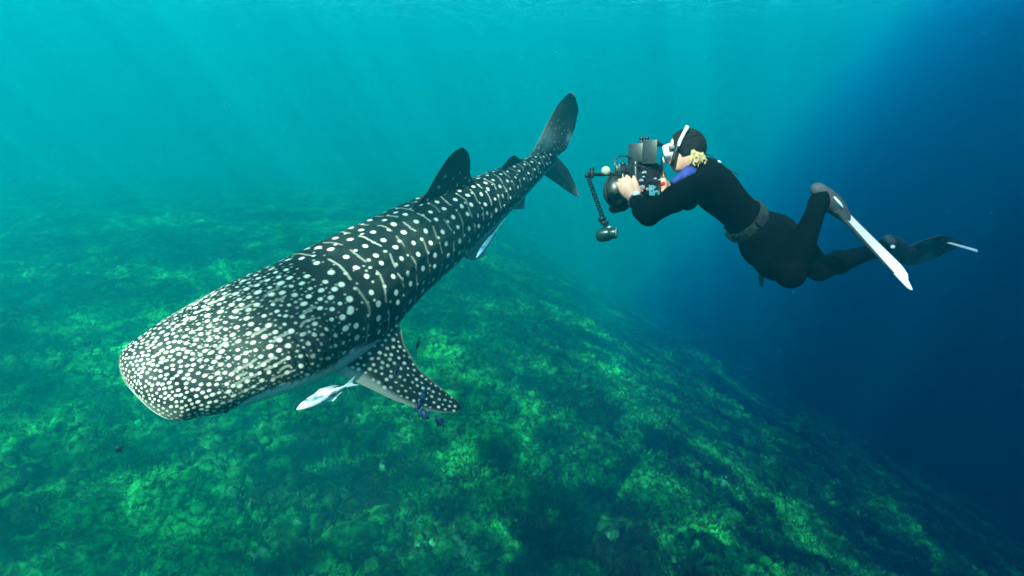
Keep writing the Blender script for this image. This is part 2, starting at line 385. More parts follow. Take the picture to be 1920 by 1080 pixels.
for c0, w0, amp in ((0, 4, .016), (30, 3.2, .026), (57, 3.2, .024), (80, 3.2, .020)):
    for sg in (-1, 1): rad += fade * amp * np.exp(-((np.abs(pd) if c0 == 0 else sg * pd) - c0) ** 2 / (2 * w0 * w0))
# gill region: a swelling that ends in a step, with five slits
GA = .68
gs = np.exp(-((np.abs(pd) - 64) / 27) ** 2)
rad += np.where(P_ > 0, .11, .02) * gs * sstep(.30, .58, A_) * (1 - sstep(GA - .02, GA + .035, A_ + .02 * ((np.abs(pd) - 64) / 30) ** 2))
gw = sstep(36, 48, np.abs(pd)) * (1 - sstep(86, 96, np.abs(pd)))
for k in range(5):
    ga = .46 + .047 * k - .025 * ((np.abs(pd) - 64) / 30) ** 2
    rad -= .028 * gw * np.exp(-((A_ - ga) / .006) ** 2)
    rad += .010 * gw * np.exp(-((A_ - ga + .02) / .014) ** 2)
# mouth: a groove round the front below the upper lip
mo = 108 - 6 * sstep(0, .1, A_)
rad -= .10 * np.exp(-((np.abs(pd) - mo) / 3.0) ** 2) * (1 - sstep(.02, .10, A_)) * sstep(-CAP, -CAP * .9, A_)
rad += .012 * (fbm(A_ * 3 + 5, pd * .035, 3, 401) - .5)
U3, S3, C3, T3 = samp(Ucs, aa), samp(Scs, aa), samp(cen, aa), samp(tan, aa)
ext = np.where(aa < 0, aa, 0)
POS = C3[:, None] + T3[:, None] * ext[:, None, None] + S3[:, None] * (xs * rad * W[:, None])[..., None] + U3[:, None] * (ys * rad * H[:, None])[..., None]
# pattern on the skin: spots and thin lines
pat = np.zeros_like(A_)
stepphi = 2 * math.pi / NP
def surf_pt(a, p):
    i = int(np.argmin(np.abs(aa - a))); j = int(round((p + math.pi) / stepphi)) % NP; return i, j, POS[i, j]
def dab(a, p, r, w=1.0, el=1.0):
    i, j, c = surf_pt(a, p); ring = max(W[i], .03)
    i0 = int(np.searchsorted(aa, a - 2.2 * r * el)); i1 = int(np.searchsorted(aa, a + 2.2 * r * el)) + 1
    dj = min(NP // 2 - 1, int(2.4 * r / (ring * .6 * stepphi)) + 2); jj = (j + np.arange(-dj, dj + 1)) % NP
    sub = POS[i0:i1][:, jj] - c
    ax_ = sub @ T3[i]; d2 = (sub ** 2).sum(-1) - ax_ ** 2 + (ax_ / el) ** 2
    val = w * (1 - sstep(.72 * r, 1.28 * r, np.sqrt(np.maximum(d2, 0))))
    ix = np.ix_(np.arange(i0, min(i1, nA)), jj); pat[ix] = np.maximum(pat[ix], val)
rg = np.random.default_rng(5); acc = []; accp = np.zeros((6000, 3)); na = 0
HEADEND = .80
def mind(a): return float(np.interp(a, [-.16, -.02, .12, .3, .55, .85, 1.1], [.016, .019, .025, .038, .052, .056, .062]))
for _ in range(26000):
    a = -.155 + (HEADEND + .2) * rg.random() ** 1.25; p = (rg.random() * 2 - 1) * R(122)
    if a > HEADEND + .06 * math.sin(p * 3): continue
    _, _, c = surf_pt(a, p); d = mind(a)
    if na and np.min(((accp[:na] - c) ** 2).sum(1)) < d * d: continue
    if na >= 5900: break
    accp[na] = c; na += 1; acc.append((a, p, d))
for a, p, d in acc:
    gill = 1 - .6 * math.exp(-((abs(math.degrees(p)) - 66) / 24) ** 2 - ((a - .56) / .11) ** 2)
    dab(a, p, d * (float(np.interp(a, [.05, .25, .7], [.26, .19, .17])) + .09 * rg.random()) * (.75 + .25 * gill), (.75 + .4 * rg.random()) * gill, 1.0 + .6 * rg.random())
tiers = na
for _ in range(16000):                                               # small dim dots between the larger ones
    a = .10 + 1.0 * rg.random(); p = (rg.random() * 2 - 1) * R(112)
    _, _, c = surf_pt(a, p); d = .55 * mind(a)
    if np.min(((accp[:na] - c) ** 2).sum(1)) < d * d or na >= 5900: continue
    accp[na] = c; na += 1
    if a > HEADEND and rg.random() < .7: continue
    dab(a, p, d * (.14 + .10 * rg.random()), .35 + .3 * rg.random(), 1.4)
# streaks along the head
for r_, p0_ in enumerate(np.arange(-100, 101, 7.5)):                 # thin broken streaks lying between the rows
    a = .16 + .12 * rg.random()
    while a < (.60 if abs(p0_) < 38 else .38):
        ln = .04 + .08 * rg.random(); ph = rg.random() * 6
        if rg.random() < .55:
            for t in np.linspace(0, 1, 26): dab(a + ln * t, R(p0_) + .012 * math.sin(5 * t + ph), .0062, .30)
        a += ln + .03 + .08 * rg.random()
# columns of spots on the trunk, with thin bars between
a = HEADEND + .05; k = 0
while a < BL - .05:
    ring = float(np.interp(a, aa, W)); big = k % 2 == 0
    stp = (.088 if big else .10) / ring * np.interp(a, [1, 3.4], [1, .75]); p = -R(112) + rg.random() * stp
    while p < R(112):
        ja, jp = rg.normal() * .011, rg.normal() * stp * .08
        bow = .05 * math.cos(p * 1.5) - .02
        sc = np.interp(a, [1, 2.2, 3.4], [1.0, 1.0, .72])
        if big: dab(a + ja + bow, p + jp, (.0135 + .004 * rg.random()) * sc, 1.0, 1.15)
        elif rg.random() < .7: dab(a + ja + bow, p + jp, (.0075 + .004 * rg.random()) * sc, .7, 1.2)
        p += stp
    if not big:                                                      # thin broken bar
        p = -R(105)
        while p < R(105):
            ln = R(12 + 22 * rg.random()); w = .14 + .26 * rg.random()
            for t in np.linspace(0, 1, int(14 + ln * 60)):
                q = p + ln * t; dab(a + .05 * math.cos(q * 1.5) - .02 + .012 * math.sin(q * 7 + k), q, .0070, w)
            p += ln + R(5 + 12 * rg.random())
    a += .083 * np.interp(a, [1, 3.4], [1.0, .80]); k += 1
for sg in (1, -1):                                                   # rows of pale dots along the lowest edge
    for a in np.arange(2.0, BL, .07): dab(a, sg * R(104 + 4 * rg.random()), .012, .8)
bth = 106 - 22 * sstep(.05, .25, A_) * (1 - sstep(.8, 1.1, A_))
belly = sstep(bth, bth + 9, np.abs(pd) + 5 * (fbm(A_ * 6, P_ * 3, 3, 55) - .5))
lip = (1 - sstep(-.10, -.02, A_ + .0)) * sstep(40, 95, np.abs(pd)) * .35
fi, fj = np.meshgrid(np.arange(nA - 1), np.arange(NP), indexing='ij'); fj2 = (fj + 1) % NP
SF = np.stack([fi * NP + fj, fi * NP + fj2, (fi + 1) * NP + fj2, (fi + 1) * NP + fj], -1).reshape(-1, 4)
def shark_mat():
    m, N, L, b = material('shark_skin'); co = N.new('ShaderNodeTexCoord')
    def nz(sc, det=5, r=.6):
        t = N.new('ShaderNodeTexNoise'); t.inputs['Scale'].default_value = sc; t.inputs['Detail'].default_value = det; t.inputs['Roughness'].default_value = r
        L.new(co.outputs['Object'], t.inputs['Vector']); return t
    def at_(n):
        t = N.new('ShaderNodeAttribute'); t.attribute_name = n; return t
    def mix(fac, a, c, blend='MIX'):
        k = N.new('ShaderNodeMix'); k.data_type = 'RGBA'; k.blend_type = blend
        L.new(fac, k.inputs[0]) if not isinstance(fac, float) else setattr(k.inputs[0], 'default_value', fac)
        for s_, v_ in ((6, a), (7, c)):
            if isinstance(v_, tuple): k.inputs[s_].default_value = (*v_, 1)
            else: L.new(v_, k.inputs[s_])
        return k.outputs[2]
    n1 = nz(3.5); n2 = nz(26, 6, .7); n3 = nz(120, 3)
    base = ramp(N, [(.32, (.002, .004, .003)), (.50, (.006, .009, .007)), (.62, (.022, .026, .019)), (.74, (.055, .056, .042))]); L.new(n1.outputs['Fac'], base.inputs['Fac'])
    r2 = ramp(N, [(.3, (.55, .55, .55)), (.7, (1.5, 1.5, 1.5))]); L.new(n2.outputs['Fac'], r2.inputs['Fac'])
    dark = mix(1.0, base.outputs['Color'], r2.outputs['Color'], 'MULTIPLY')
    wr = ramp(N, [(.3, (.72, .66, .50)), (.7, (.93, .87, .70))]); L.new(n2.outputs['Fac'], wr.inputs['Fac'])
    c1 = mix(at_('pattern').outputs['Fac'], dark, wr.outputs['Color'])
    c2 = mix(at_('pale').outputs['Fac'], c1, (.66, .66, .58))
    c3 = mix(at_('edge').outputs['Fac'], c2, (.40, .38, .29))
    L.new(c3, b.inputs['Base Color'])
    b.inputs['Roughness'].default_value = .62; b.inputs['Specular IOR Level'].default_value = .25
    bp = N.new('ShaderNodeBump'); bp.inputs['Strength'].default_value = .35; bp.inputs['Distance'].default_value = .008
    L.new(n3.outputs['Fac'], bp.inputs['Height']); L.new(bp.outputs['Normal'], b.inputs['Normal'])
    return m
M_shark = shark_mat()
shark = empty('whale_shark', Vector(cen[40]))
tag(shark, 'large spotted whale shark swimming with remoras above the reef', 'whale shark')
me = mesh_np('body', POS.reshape(-1, 3), SF)
attr(me, 'pattern', np.clip(pat, 0, 1)); attr(me, 'pale', belly); attr(me, 'edge', lip)
link('body', me, M_shark, shark)
# fins: leading and trailing edge traced as pixels, laid on the fin's own plane, with thickness
def fin(name, le, te, p0, nrm, thick, ns=90, nc=60, spots=None, edge=None, palefn=None, bend=0.0, mat=None):
    nrm = Vector(nrm).normalized()
    def hit(px, py):
        d = at(px, py, 1.0); t = p0.dot(nrm) / d.dot(nrm); return vec(d * t)
    def curve(px):
        q = np.array([hit(*p) for p in px]); l = np.concatenate([[0], np.cumsum(np.linalg.norm(np.diff(q, axis=0), axis=1))]); l /= l[-1]
        t = np.linspace(0, 1, ns); y = np.stack([np.interp(t, l, q[:, k]) for k in range(3)], -1)
        kk = np.array([1, 2, 3, 4, 3, 2, 1.]) / 16; yp = np.pad(y, ((3, 3), (0, 0)), mode='reflect', reflect_type='odd')
        return np.stack([np.convolve(yp[:, k], kk, 'valid') for k in range(3)], -1)
    A, B = curve(le), curve(te); c = .5 - .5 * np.cos(np.linspace(0, math.pi, nc)); s = np.linspace(0, 1, ns)
    mid = A[:, None] * (1 - c)[None, :, None] + B[:, None] * c[None, :, None]
    prof = 2.6 * (np.sqrt(np.maximum(c, 0)) * .6 - .25 * c - .35 * c ** 2)
    chord = np.linalg.norm(B - A, axis=1)
    tk = np.minimum(thick * (1 - .82 * s), .5 * chord + .001)
    off = (tk[:, None] * np.maximum(prof, .02)[None])
    nn = vec(nrm)
    bow = (bend * s ** 2)[:, None, None] * nn
    top = mid + off[..., None] * nn * .5 + bow; bot = mid - off[..., None] * nn * .5 + bow
    Vv = np.concatenate([top.reshape(-1, 3), bot.reshape(-1, 3)]); o = ns * nc
    i, j = np.meshgrid(np.arange(ns - 1), np.arange(nc - 1), indexing='ij'); q = i * nc + j
    f1 = np.stack([q, q + 1, q + nc + 1, q + nc], -1).reshape(-1, 4); f2 = f1[:, ::-1] + o
    def strip(ix): return np.stack([ix[:-1], ix[1:], ix[1:] + o, ix[:-1] + o], -1)
    cl = np.concatenate([strip(np.arange(ns) * nc), strip(np.arange(ns) * nc + nc - 1)[:, ::-1], strip((ns - 1) * nc + np.arange(nc))])
    me = mesh_np(name, Vv, np.concatenate([f1, f2, cl]))
    Sg, Cg = np.meshgrid(s, c, indexing='ij'); pt = np.zeros((ns, nc))
    if spots:
        d0, d1, r0, seed, smax = spots; rq = np.random.default_rng(seed); ac = []
        for _ in range(3000):
            u, v = rq.random() * smax, .10 + .84 * rq.random(); w = mid[int(u * (ns - 1)), int(np.argmin(abs(c - v)))]
            dm = d0 + (d1 - d0) * u
            if all(np.linalg.norm(w - x) > dm for x, _ in ac): ac.append((w, r0 * (.7 + .6 * rq.random()) * (1 - .4 * u)))
        for w, r in ac: pt = np.maximum(pt, (1 - sstep(.7 * r, 1.3 * r, np.linalg.norm(mid - w, axis=-1))) * (.6 + .4 * rq.random()))
    ed = edge(Sg, Cg) if edge else np.zeros((ns, nc)); pl = palefn(Sg, Cg) if palefn else np.zeros((ns, nc))
    attr(me, 'pattern', np.concatenate([pt.ravel(), (0 * pt).ravel()])); attr(me, 'edge', np.concatenate([ed.ravel()] * 2)); attr(me, 'pale', np.concatenate([pl.ravel(), np.maximum(pl, .0).ravel()]))
    return link(name, me, mat or M_shark, shark)
def sta(s):
    i = int(np.argmin(abs(ss - s))); return Vector(cen[i]), Vector(Ucs[i]), Vector(Scs[i]), Vector(-tan[i]), wid[i], hei[i]
# left pectoral
c, u, sd_, f, w, h = sta(262)
p0 = c + sd_ * w * 1.02 - u * h * .28
nrm = (u * .93 + f * .12 + sd_ * .30)
fin('pectoral_fin', [(600,668),(628,698),(680,722),(735,748),(785,766),(830,772),(856,771),(866,764)], [(655,610),(700,612),(748,602),(758,645),(785,690),(830,727),(856,746),(866,758)],
    p0, nrm, .075, 150, 110, spots=(.034, .028, .0105, 3, .95), edge=lambda s, c: np.clip((1 - sstep(.10, .22, c + .13 * s)) * (1 - .5 * s) + .5 * sstep(.93, 1, c), 0, 1), bend=-.02)
# right pectoral, on the far side
c2, u2, s2, f2, w2, h2 = sta(255)
q0 = c2 - s2 * w2 * .7 - u2 * h2 * .45; pts = []
def fin_pts(name, LE, TE, nrm, thick, **k):      # the same builder fed with world points
    global at_saved
    pr = []
    for P in (LE, TE):
        row = []
        for p in P:
            x, y, z = p.dot(RIGHT), p.dot(UP), p.dot(FWD); row.append((960 + x / z * FPX, 540 - y / z * FPX))
        pr.append(row)
    return fin(name, pr[0], pr[1], LE[0], nrm, thick, **k)
out_ = (-s2 * .86 - u2 * .5).normalized(); nr_ = (u2 * .86 - s2 * .5)
fin_pts('pectoral_fin', [q0 + f2 * .16, q0 + f2 * .1 + out_ * .3, q0 - f2 * .12 + out_ * .62], [q0 - f2 * .2, q0 - f2 * .24 + out_ * .14, q0 - f2 * .13 + out_ * .62], nr_, .06, spots=(.04, .034, .0125, 4, .9))
# first dorsal
c, u, sd_, f, w, h = sta(560)
fin('dorsal_fin', [(772,392),(800,362),(820,325),(840,295),(853,282),(864,277),(869,277)], [(884,372),(887,344),(881,322),(882,302),(879,288),(874,281),(870,278)], c + u * h * .92, sd_, .055, 90, 70, spots=(.075, .06, .011, 8, .5))
# second dorsal
c, u, sd_, f, w, h = sta(668)
fin('dorsal_fin', [(932,334),(942,312),(955,296),(964,291)], [(985,312),(982,303),(972,296),(967,292)], c + u * h * .9, sd_, .035, 50, 40)
# tail fin: upper and lower lobe
c, u, sd_, f, w, h = sta(745)
nt_ = (cv(.62, .05, .78)).cross(cv(.16, .97, -.16)).normalized()
def tailpale(s, c): 
    return np.clip(.08 * fbm(s * 7, c * 6, 3, 19) + .55 * np.exp(-((s - .30) / .16) ** 2) * (1 - sstep(.1, .75, c)) * (.3 + fbm(s * 9, c * 5, 3, 12)) + .9 * sstep(.955, 1.0, s) + .6 * np.exp(-((s - .52) / .05) ** 2 - ((c - .92) / .1) ** 2), 0, 1)
cau = fin('caudal_fin', [(985,300),(1000,282),(1022,238),(1045,197),(1062,178),(1071,172)], [(1028,328),(1040,297),(1062,280),(1078,240),(1085,205),(1078,178)], c, nt_, .06, 110, 60, palefn=tailpale, spots=(.055, .06, .0085, 15, .6))
fin('caudal_fin', [(1005,318),(1026,332),(1052,350),(1072,364),(1086,371)], [(1030,290),(1046,295),(1066,318),(1080,348),(1087,369)], c + Vector(nt_) * .002, nt_, .05, 80, 50, palefn=lambda s, c: .02 + .10 * fbm(s * 6, c * 5, 3, 29) + .8 * sstep(.72, .98, s) * (.3 + .7 * c))
# pelvic fin and anal fin, pale beneath
c, u, sd_, f, w, h = sta(545)
fin('pelvic_fin', [(862,478),(885,490),(905,482)], [(935,422),(922,440),(908,480)], c + sd_ * w * .5 - u * h * .7, (sd_ * .8 + u * .5), .02, 40, 30, edge=lambda s, c: 0 * s + .5, palefn=lambda s, c: .5 * s)
c, u, sd_, f, w, h = sta(655)
fin('anal_fin', [(950,390),(968,393),(982,392)], [(985,362),(984,376),(984,390)], c - u * h * .7, sd_, .02, 30, 24, palefn=lambda s, c: .7 * s)
# eyes, low on the sides of the head just behind the mouth
M_eye = simple('eye', (.01, .01, .012), .15, 0, .1)
for sg in (1, -1):
    i, j, p = surf_pt(.13, sg * R(100)); nrmv = Vector(Scs[0]) * sg
    BM().ball(Vector(p) - nrmv * .004, Vector(Scs[0]), Vector(Ucs[0]), Vector(-tan[0]), (.012, .016, .016)).done('eye', M_eye, shark)

# fine specks drifting in the water
rgp = np.random.default_rng(9); n = 900; dd = 2.4 + 5 * rgp.random(n); tv, tf = icosphere(1)
cs_ = np.array([vec(at(-200 + 2300 * a, -100 + 1280 * b, d)) for a, b, d in zip(rgp.random(n), rgp.random(n), dd)])
sz = .0004 + .0007 * rgp.random(n) ** 2
link('drifting_specks', mesh_np('drifting_specks', (cs_[:, None] + tv[None] * sz[:, None, None]).reshape(-1, 3), (tf[None] + (np.arange(n) * len(tv))[:, None, None]).reshape(-1, 3)), simple('speck', (.6, .62, .55), .8))['kind'] = 'stuff'

# ------------------------------------------------------------------ small fish
def small_fish(name, head, tail, height, width, dors, mat, label, cat, group=None, fork=.5, parts=True):
    """A fish lofted from head to tail with a forked tail fin, dorsal and anal fins."""
    head, tail = Vector(head), Vector(tail); f = (head - tail); Ln = f.length; f.normalize()
    u = (Vector(dors) - f * Vector(dors).dot(f)).normalized(); s = f.cross(u)
    prof = [(0, .02), (.04, .30), (.12, .62), (.25, .92), (.4, 1.0), (.6, .8), (.8, .42), (.92, .2), (1, .16)]
    t = np.linspace(0, 1, 26); r = np.interp(t, *zip(*prof)); n = 16
    root = empty(name, tuple(tail.lerp(head, .5)))
    bm = bmesh.new(); rings = []
    for ti, ri in zip(t, r):
        c = head - f * (Ln * .82 * ti)
        rings.append([bm.verts.new(c + (u * math.cos(a) * height * .5 + s * math.sin(a) * width * .5) * ri) for a in [2 * math.pi * k / n for k in range(n)]])
    for a, b in zip(rings, rings[1:]):
        for k in range(n): bm.faces.new((a[k], a[(k + 1) % n], b[(k + 1) % n], b[k]))
    bm.faces.new(rings[0][::-1]); bm.faces.new(rings[-1])
    o = BM(); o.bm.free(); o.bm = bm; o.done('body', mat, root, angle=80)
    def plate(pts, nm):
        b = bmesh.new(); th_ = max(.0012, width * .04)
        A = [b.verts.new(p + s * th_) for p in pts]; B = [b.verts.new(p - s * th_) for p in pts]; m = len(pts)
        b.faces.new(A); b.faces.new(B[::-1])
        for k in range(m): b.faces.new((A[k], B[k], B[(k + 1) % m], A[(k + 1) % m]))
        o = BM(); o.bm.free(); o.bm = b; o.done(nm, mat, root, smooth=False)
    b0 = head - f * Ln * .80; h = height
    plate([b0 + u * h * .09, tail + u * h * fork - f * Ln * .02, tail + u * h * .1 + f * Ln * .07, tail - u * h * .1 + f * Ln * .07, tail - u * h * fork - f * Ln * .02, b0 - u * h * .09], 'tail_fin')
    plate([head - f * Ln * .30 + u * h * .44, head - f * Ln * .42 + u * h * .68, head - f * Ln * .62 + u * h * .52, head - f * Ln * .72 + u * h * .28, head - f * Ln * .55 + u * h * .36], 'dorsal_fin')
    plate([head - f * Ln * .45 - u * h * .44, head - f * Ln * .54 - u * h * .66, head - f * Ln * .72 - u * h * .30, head - f * Ln * .6 - u * h * .34], 'anal_fin')
    return tag(root, label, cat, group)
def banded(name, c0, c1, n, rough=.5, axis=None):
    m, N, L, b = material(name); co = N.new('ShaderNodeTexCoord'); w = N.new('ShaderNodeTexWave'); w.inputs['Scale'].default_value = n; w.inputs['Distortion'].default_value = 1.5
    mp = N.new('ShaderNodeMapping'); L.new(co.outputs['Object'], mp.inputs['Vector']); L.new(mp.outputs['Vector'], w.inputs['Vector'])
    if axis is not None: mp.inputs['Rotation'].default_value = axis
    r = ramp(N, [(.35, c0), (.65, c1)]); L.new(w.outputs['Fac'], r.inputs['Fac']); L.new(r.outputs['Color'], b.inputs['Base Color']); b.inputs['Roughness'].default_value = rough
    return m
def remora_mat(name, a, c):
    m, N, L, b = material(name); co = N.new('ShaderNodeTexCoord'); t = N.new('ShaderNodeTexNoise'); t.inputs['Scale'].default_value = 9; t.inputs['Detail'].default_value = 3
    mp = N.new('ShaderNodeMapping'); mp.inputs['Scale'].default_value = (1, 1, 4); L.new(co.outputs['Object'], mp.inputs['Vector']); L.new(mp.outputs['Vector'], t.inputs['Vector'])
    r = ramp(N, [(.38, a), (.52, c)]); L.new(t.outputs['Fac'], r.inputs['Fac']); L.new(r.outputs['Color'], b.inputs['Base Color']); b.inputs['Roughness'].default_value = .35
    return m
M_rem = remora_mat('remora_skin', (.10, .16, .20), (.82, .84, .82)); M_rem2 = remora_mat('remora_skin_blue', (.05, .16, .22), (.16, .34, .42))
small_fish('remora', at(556, 768, 2.88), at(668, 714, 3.12), .062, .055, cv(-.3, .95, 0), M_rem, 'white remora hanging under the whale shark at its pectoral fin', 'remora', fork=.42)
small_fish('remora', at(893, 484, 3.98), at(945, 412, 4.32), .045, .04, cv(-.6, -.7, 0), M_rem2, 'pale blue remora along the belly of the whale shark behind its trunk', 'remora', fork=.35)
M_pilot = banded('pilot_fish_skin', (.006, .008, .03), (.05, .07, .20), 16, .5, (0, R(30), R(20)))
M_darkf = simple('dark_fish_skin', (.012, .02, .03), .5)
def pf(a, b, d, h, label, mat=M_pilot, cat='fish', grp=None): small_fish('pilot_fish' if mat is M_pilot else 'reef_fish', at(*a, d), at(*b, d + .02), h, h * .5, cv(.2, .95, -.1), mat, label, cat, grp)
pf((782, 771), (806, 714), 2.80, .030, 'dark blue banded pilot fish across the pectoral fin near its tip')
pf((806, 784), (776, 766), 2.78, .040, 'small black banded pilot fish just below the pectoral fin edge')
pf((740, 706), (752, 676), 2.84, .022, 'faint navy pilot fish over the middle of the pectoral fin')
pf((816, 782), (834, 802), 2.85, .034, 'navy pilot fish trailing free below the pectoral fin tip')
pf((780, 655), (787, 632), 3.3, .036, 'small black fish swimming behind the pectoral fin', M_darkf)
pf((216, 838), (232, 850), 4.2, .05, 'small dark fish above the reef ahead of the shark', M_darkf)

# ------------------------------------------------------------------ person: free diver with a camera
def surface_nets(prims, res, k=.02, lo=None, hi=None):
    """Smooth union of tapered capsules ('c', a, b, ra, rb[, k]) and ellipsoids ('e', centre, X, Y, Z, radii[, k]) meshed as one surface."""
    pts = []
    for p in prims:
        if p[0] == 'c': pts += [np.array(p[1]) - max(p[3], p[4]), np.array(p[1]) + max(p[3], p[4]), np.array(p[2]) - max(p[3], p[4]), np.array(p[2]) + max(p[3], p[4])]
        else: r = max(p[5]); pts += [np.array(p[1]) - r, np.array(p[1]) + r]
    pts = np.array(pts); lo = pts.min(0) - .03; hi = pts.max(0) + .03
    n = np.ceil((hi - lo) / res).astype(int) + 1; D = np.full(n, .5, np.float32)
    ax = [lo[i] + res * np.arange(n[i]) for i in range(3)]
    for p in prims:
        kk = p[-1] if (p[0] == 'c' and len(p) == 6) or (p[0] == 'e' and len(p) == 7) else k
        if p[0] == 'c': q = np.array([p[1], p[2]]); r = max(p[3], p[4])
        else: q = np.array([p[1], p[1]]); r = max(p[5])
        i0 = np.maximum(0, ((q.min(0) - r - kk - 3 * res - lo) / res).astype(int)); i1 = np.minimum(n, ((q.max(0) + r + kk + 3 * res - lo) / res).astype(int) + 2)
        sl = tuple(slice(a, b) for a, b in zip(i0, i1))
        G = np.stack(np.meshgrid(*[ax[i][sl[i]] for i in range(3)], indexing='ij'), -1)
        if p[0] == 'c':
            a, b = np.array(p[1]), np.array(p[2]); d = b - a; t = np.clip(((G - a) @ d) / max(d @ d, 1e-9), 0, 1)
            dist = np.linalg.norm(G - a - t[..., None] * d, axis=-1) - (p[3] + (p[4] - p[3]) * t)
        else:
            c = G - np.array(p[1]); B = np.stack([np.array(v) for v in p[2:5]]); l = c @ B.T; rd = np.array(p[5])
            k0 = np.linalg.norm(l / rd, axis=-1); k1 = np.linalg.norm(l / rd ** 2, axis=-1); dist = k0 * (k0 - 1) / np.maximum(k1, 1e-6)
        o = D[sl]; h = np.clip(.5 + .5 * (o - dist) / kk, 0, 1); D[sl] = (o * (1 - h) + dist * h - kk * h * (1 - h)).astype(np.float32)
    ins = D < 0
    cs = [D[dx:n[0] - 1 + dx, dy:n[1] - 1 + dy, dz:n[2] - 1 + dz] for dx in (0, 1) for dy in (0, 1) for dz in (0, 1)]
    cnt = sum((c < 0).astype(np.int8) for c in cs); act = (cnt > 0) & (cnt < 8); idx = -np.ones(act.shape, np.int64); ids = np.argwhere(act); idx[act] = np.arange(len(ids))
    corner = [(dx, dy, dz) for dx in (0, 1) for dy in (0, 1) for dz in (0, 1)]; vals = np.stack([c[act] for c in cs], -1)
    acc = np.zeros((len(ids), 3)); num = np.zeros(len(ids))
    for a in range(8):
        for b in range(a + 1, 8):
            if sum(x != y for x, y in zip(corner[a], corner[b])) != 1: continue
            va, vb = vals[:, a], vals[:, b]; m = (va < 0) != (vb < 0); t = np.where(m, va / np.where(m, va - vb, 1), 0)
            pa, pb = np.array(corner[a], float), np.array(corner[b], float)
            acc += np.where(m[:, None], pa + t[:, None] * (pb - pa), 0); num += m
    V = lo + (ids + acc / num[:, None]) * res; F = []
    for axis in range(3):
        o1, o2 = [(1, 2), (2, 0), (0, 1)][axis]
        a = np.take(ins, range(0, n[axis] - 1), axis); b = np.take(ins, range(1, n[axis]), axis)
        e = np.argwhere(a != b); e = e[(e[:, o1] > 0) & (e[:, o2] > 0) & (e[:, o1] < n[o1] - 1) & (e[:, o2] < n[o2] - 1)]
        def cell(d1, d2):
            c = e.copy(); c[:, o1] -= d1; c[:, o2] -= d2; return idx[c[:, 0], c[:, 1], c[:, 2]]
        q = np.stack([cell(0, 0), cell(1, 0), cell(1, 1), cell(0, 1)], -1); fl = ins[e[:, 0], e[:, 1], e[:, 2]]
        q[~fl] = q[~fl][:, ::-1]; F.append(q[:, ::-1] if False else q)
    F = np.concatenate(F); F = F[(F >= 0).all(1)]
    return V, F
def V3(v): return np.array(v[:], float)
def cap(a, b, ra, rb, k=None): return ('c', V3(a), V3(b), ra, rb) + ((k,) if k else ())
def ell(c, X, Y, Z, r, k=None): return ('e', V3(c), V3(X), V3(Y), V3(Z), r) + ((k,) if k else ())
# joints
J = dict(pelvis=at(1436, 447, 3.30), waist=at(1392, 405, 3.26), chest=at(1345, 358, 3.21), upper=at(1318, 335, 3.19), neck=at(1303, 320, 3.18),
         ls=at(1303, 350, 3.05), le=at(1216, 402, 2.84), lw=at(1192, 376, 3.03), rs=at(1322, 328, 3.36), re=at(1290, 376, 3.44), rw=at(1249, 354, 3.33),
         lh=at(1432, 462, 3.21), lk=at(1482, 512, 2.90), la=at(1535, 382, 3.02), rh=at(1452, 445, 3.40), rk=at(1537, 503, 3.42), ra=at(1640, 470, 3.74))
HC = at(1285, 284, 3.16)
hf = cv(-.92, -.16, .30).normalized(); hu = cv(.16, .97, .05); hu = (hu - hf * hu.dot(hf)).normalized(); hs = hf.cross(hu)    # face, crown, the diver's right
if hs.dot(FWD) < 0: hs = -hs
HSC = .88
def Hd(f, u, s): return HC + (hf * f + hu * u + hs * s) * HSC
def hell(c, X, Y, Z, r, k=None): return ell(c, X, Y, Z, tuple(x * HSC for x in r), k)
bodyax = (J['upper'] - J['pelvis']).normalized(); side = (J['rs'] - J['ls']).normalized(); side = (side - bodyax * side.dot(bodyax)).normalized(); back = bodyax.cross(side)
if back.dot(UP) < 0: back = -back
def trunk(g):
    """Torso and limbs; g is how far a garment stands off the skin."""
    P = [ell(J['chest'] + bodyax * .01, bodyax, side, back, (.17 + g, .155 + g, .106 + g), .05), ell(J['upper'] + bodyax * .0, bodyax, side, back, (.10 + g, .165 + g, .085 + g), .05),
         ell(J['waist'], bodyax, side, back, (.17 + g, .124 + g, .092 + g), .06), ell(J['pelvis'] - bodyax * .01, bodyax, side, back, (.15 + g, .162 + g, .134 + g), .06),
         ell(J['pelvis'] - bodyax * .06 + back * .045 - side * .07, bodyax, side, back, (.10 + g, .085 + g, .09 + g), .05), ell(J['pelvis'] - bodyax * .06 + back * .045 + side * .07, bodyax, side, back, (.10 + g, .085 + g, .09 + g), .05)]
    for s, e, w in (('ls', 'le', 'lw'), ('rs', 're', 'rw')):
        S, E, Wp = J[s], J[e], J[w]
        P += [cap(S, S.lerp(E, .45), .058 + g, .054 + g, .05), cap(S.lerp(E, .45), E, .052 + g, .043 + g, .03), cap(E, E.lerp(Wp, .35), .043 + g, .045 + g, .025), cap(E.lerp(Wp, .35), Wp, .045 + g, .029 + g, .025)]
    for h, k_, a in (('lh', 'lk', 'la'), ('rh', 'rk', 'ra')):
        Hh, K, A = J[h], J[k_], J[a]; cal = (K - Hh).normalized()
        P += [cap(Hh, Hh.lerp(K, .5), .108 + g, .092 + g, .05), cap(Hh.lerp(K, .5), K, .092 + g, .062 + g, .04), cap(K, K.lerp(A, .32), .056 + g, .057 + g, .03), cap(K.lerp(A, .32), A, .057 + g, .034 + g, .03)]
    return P
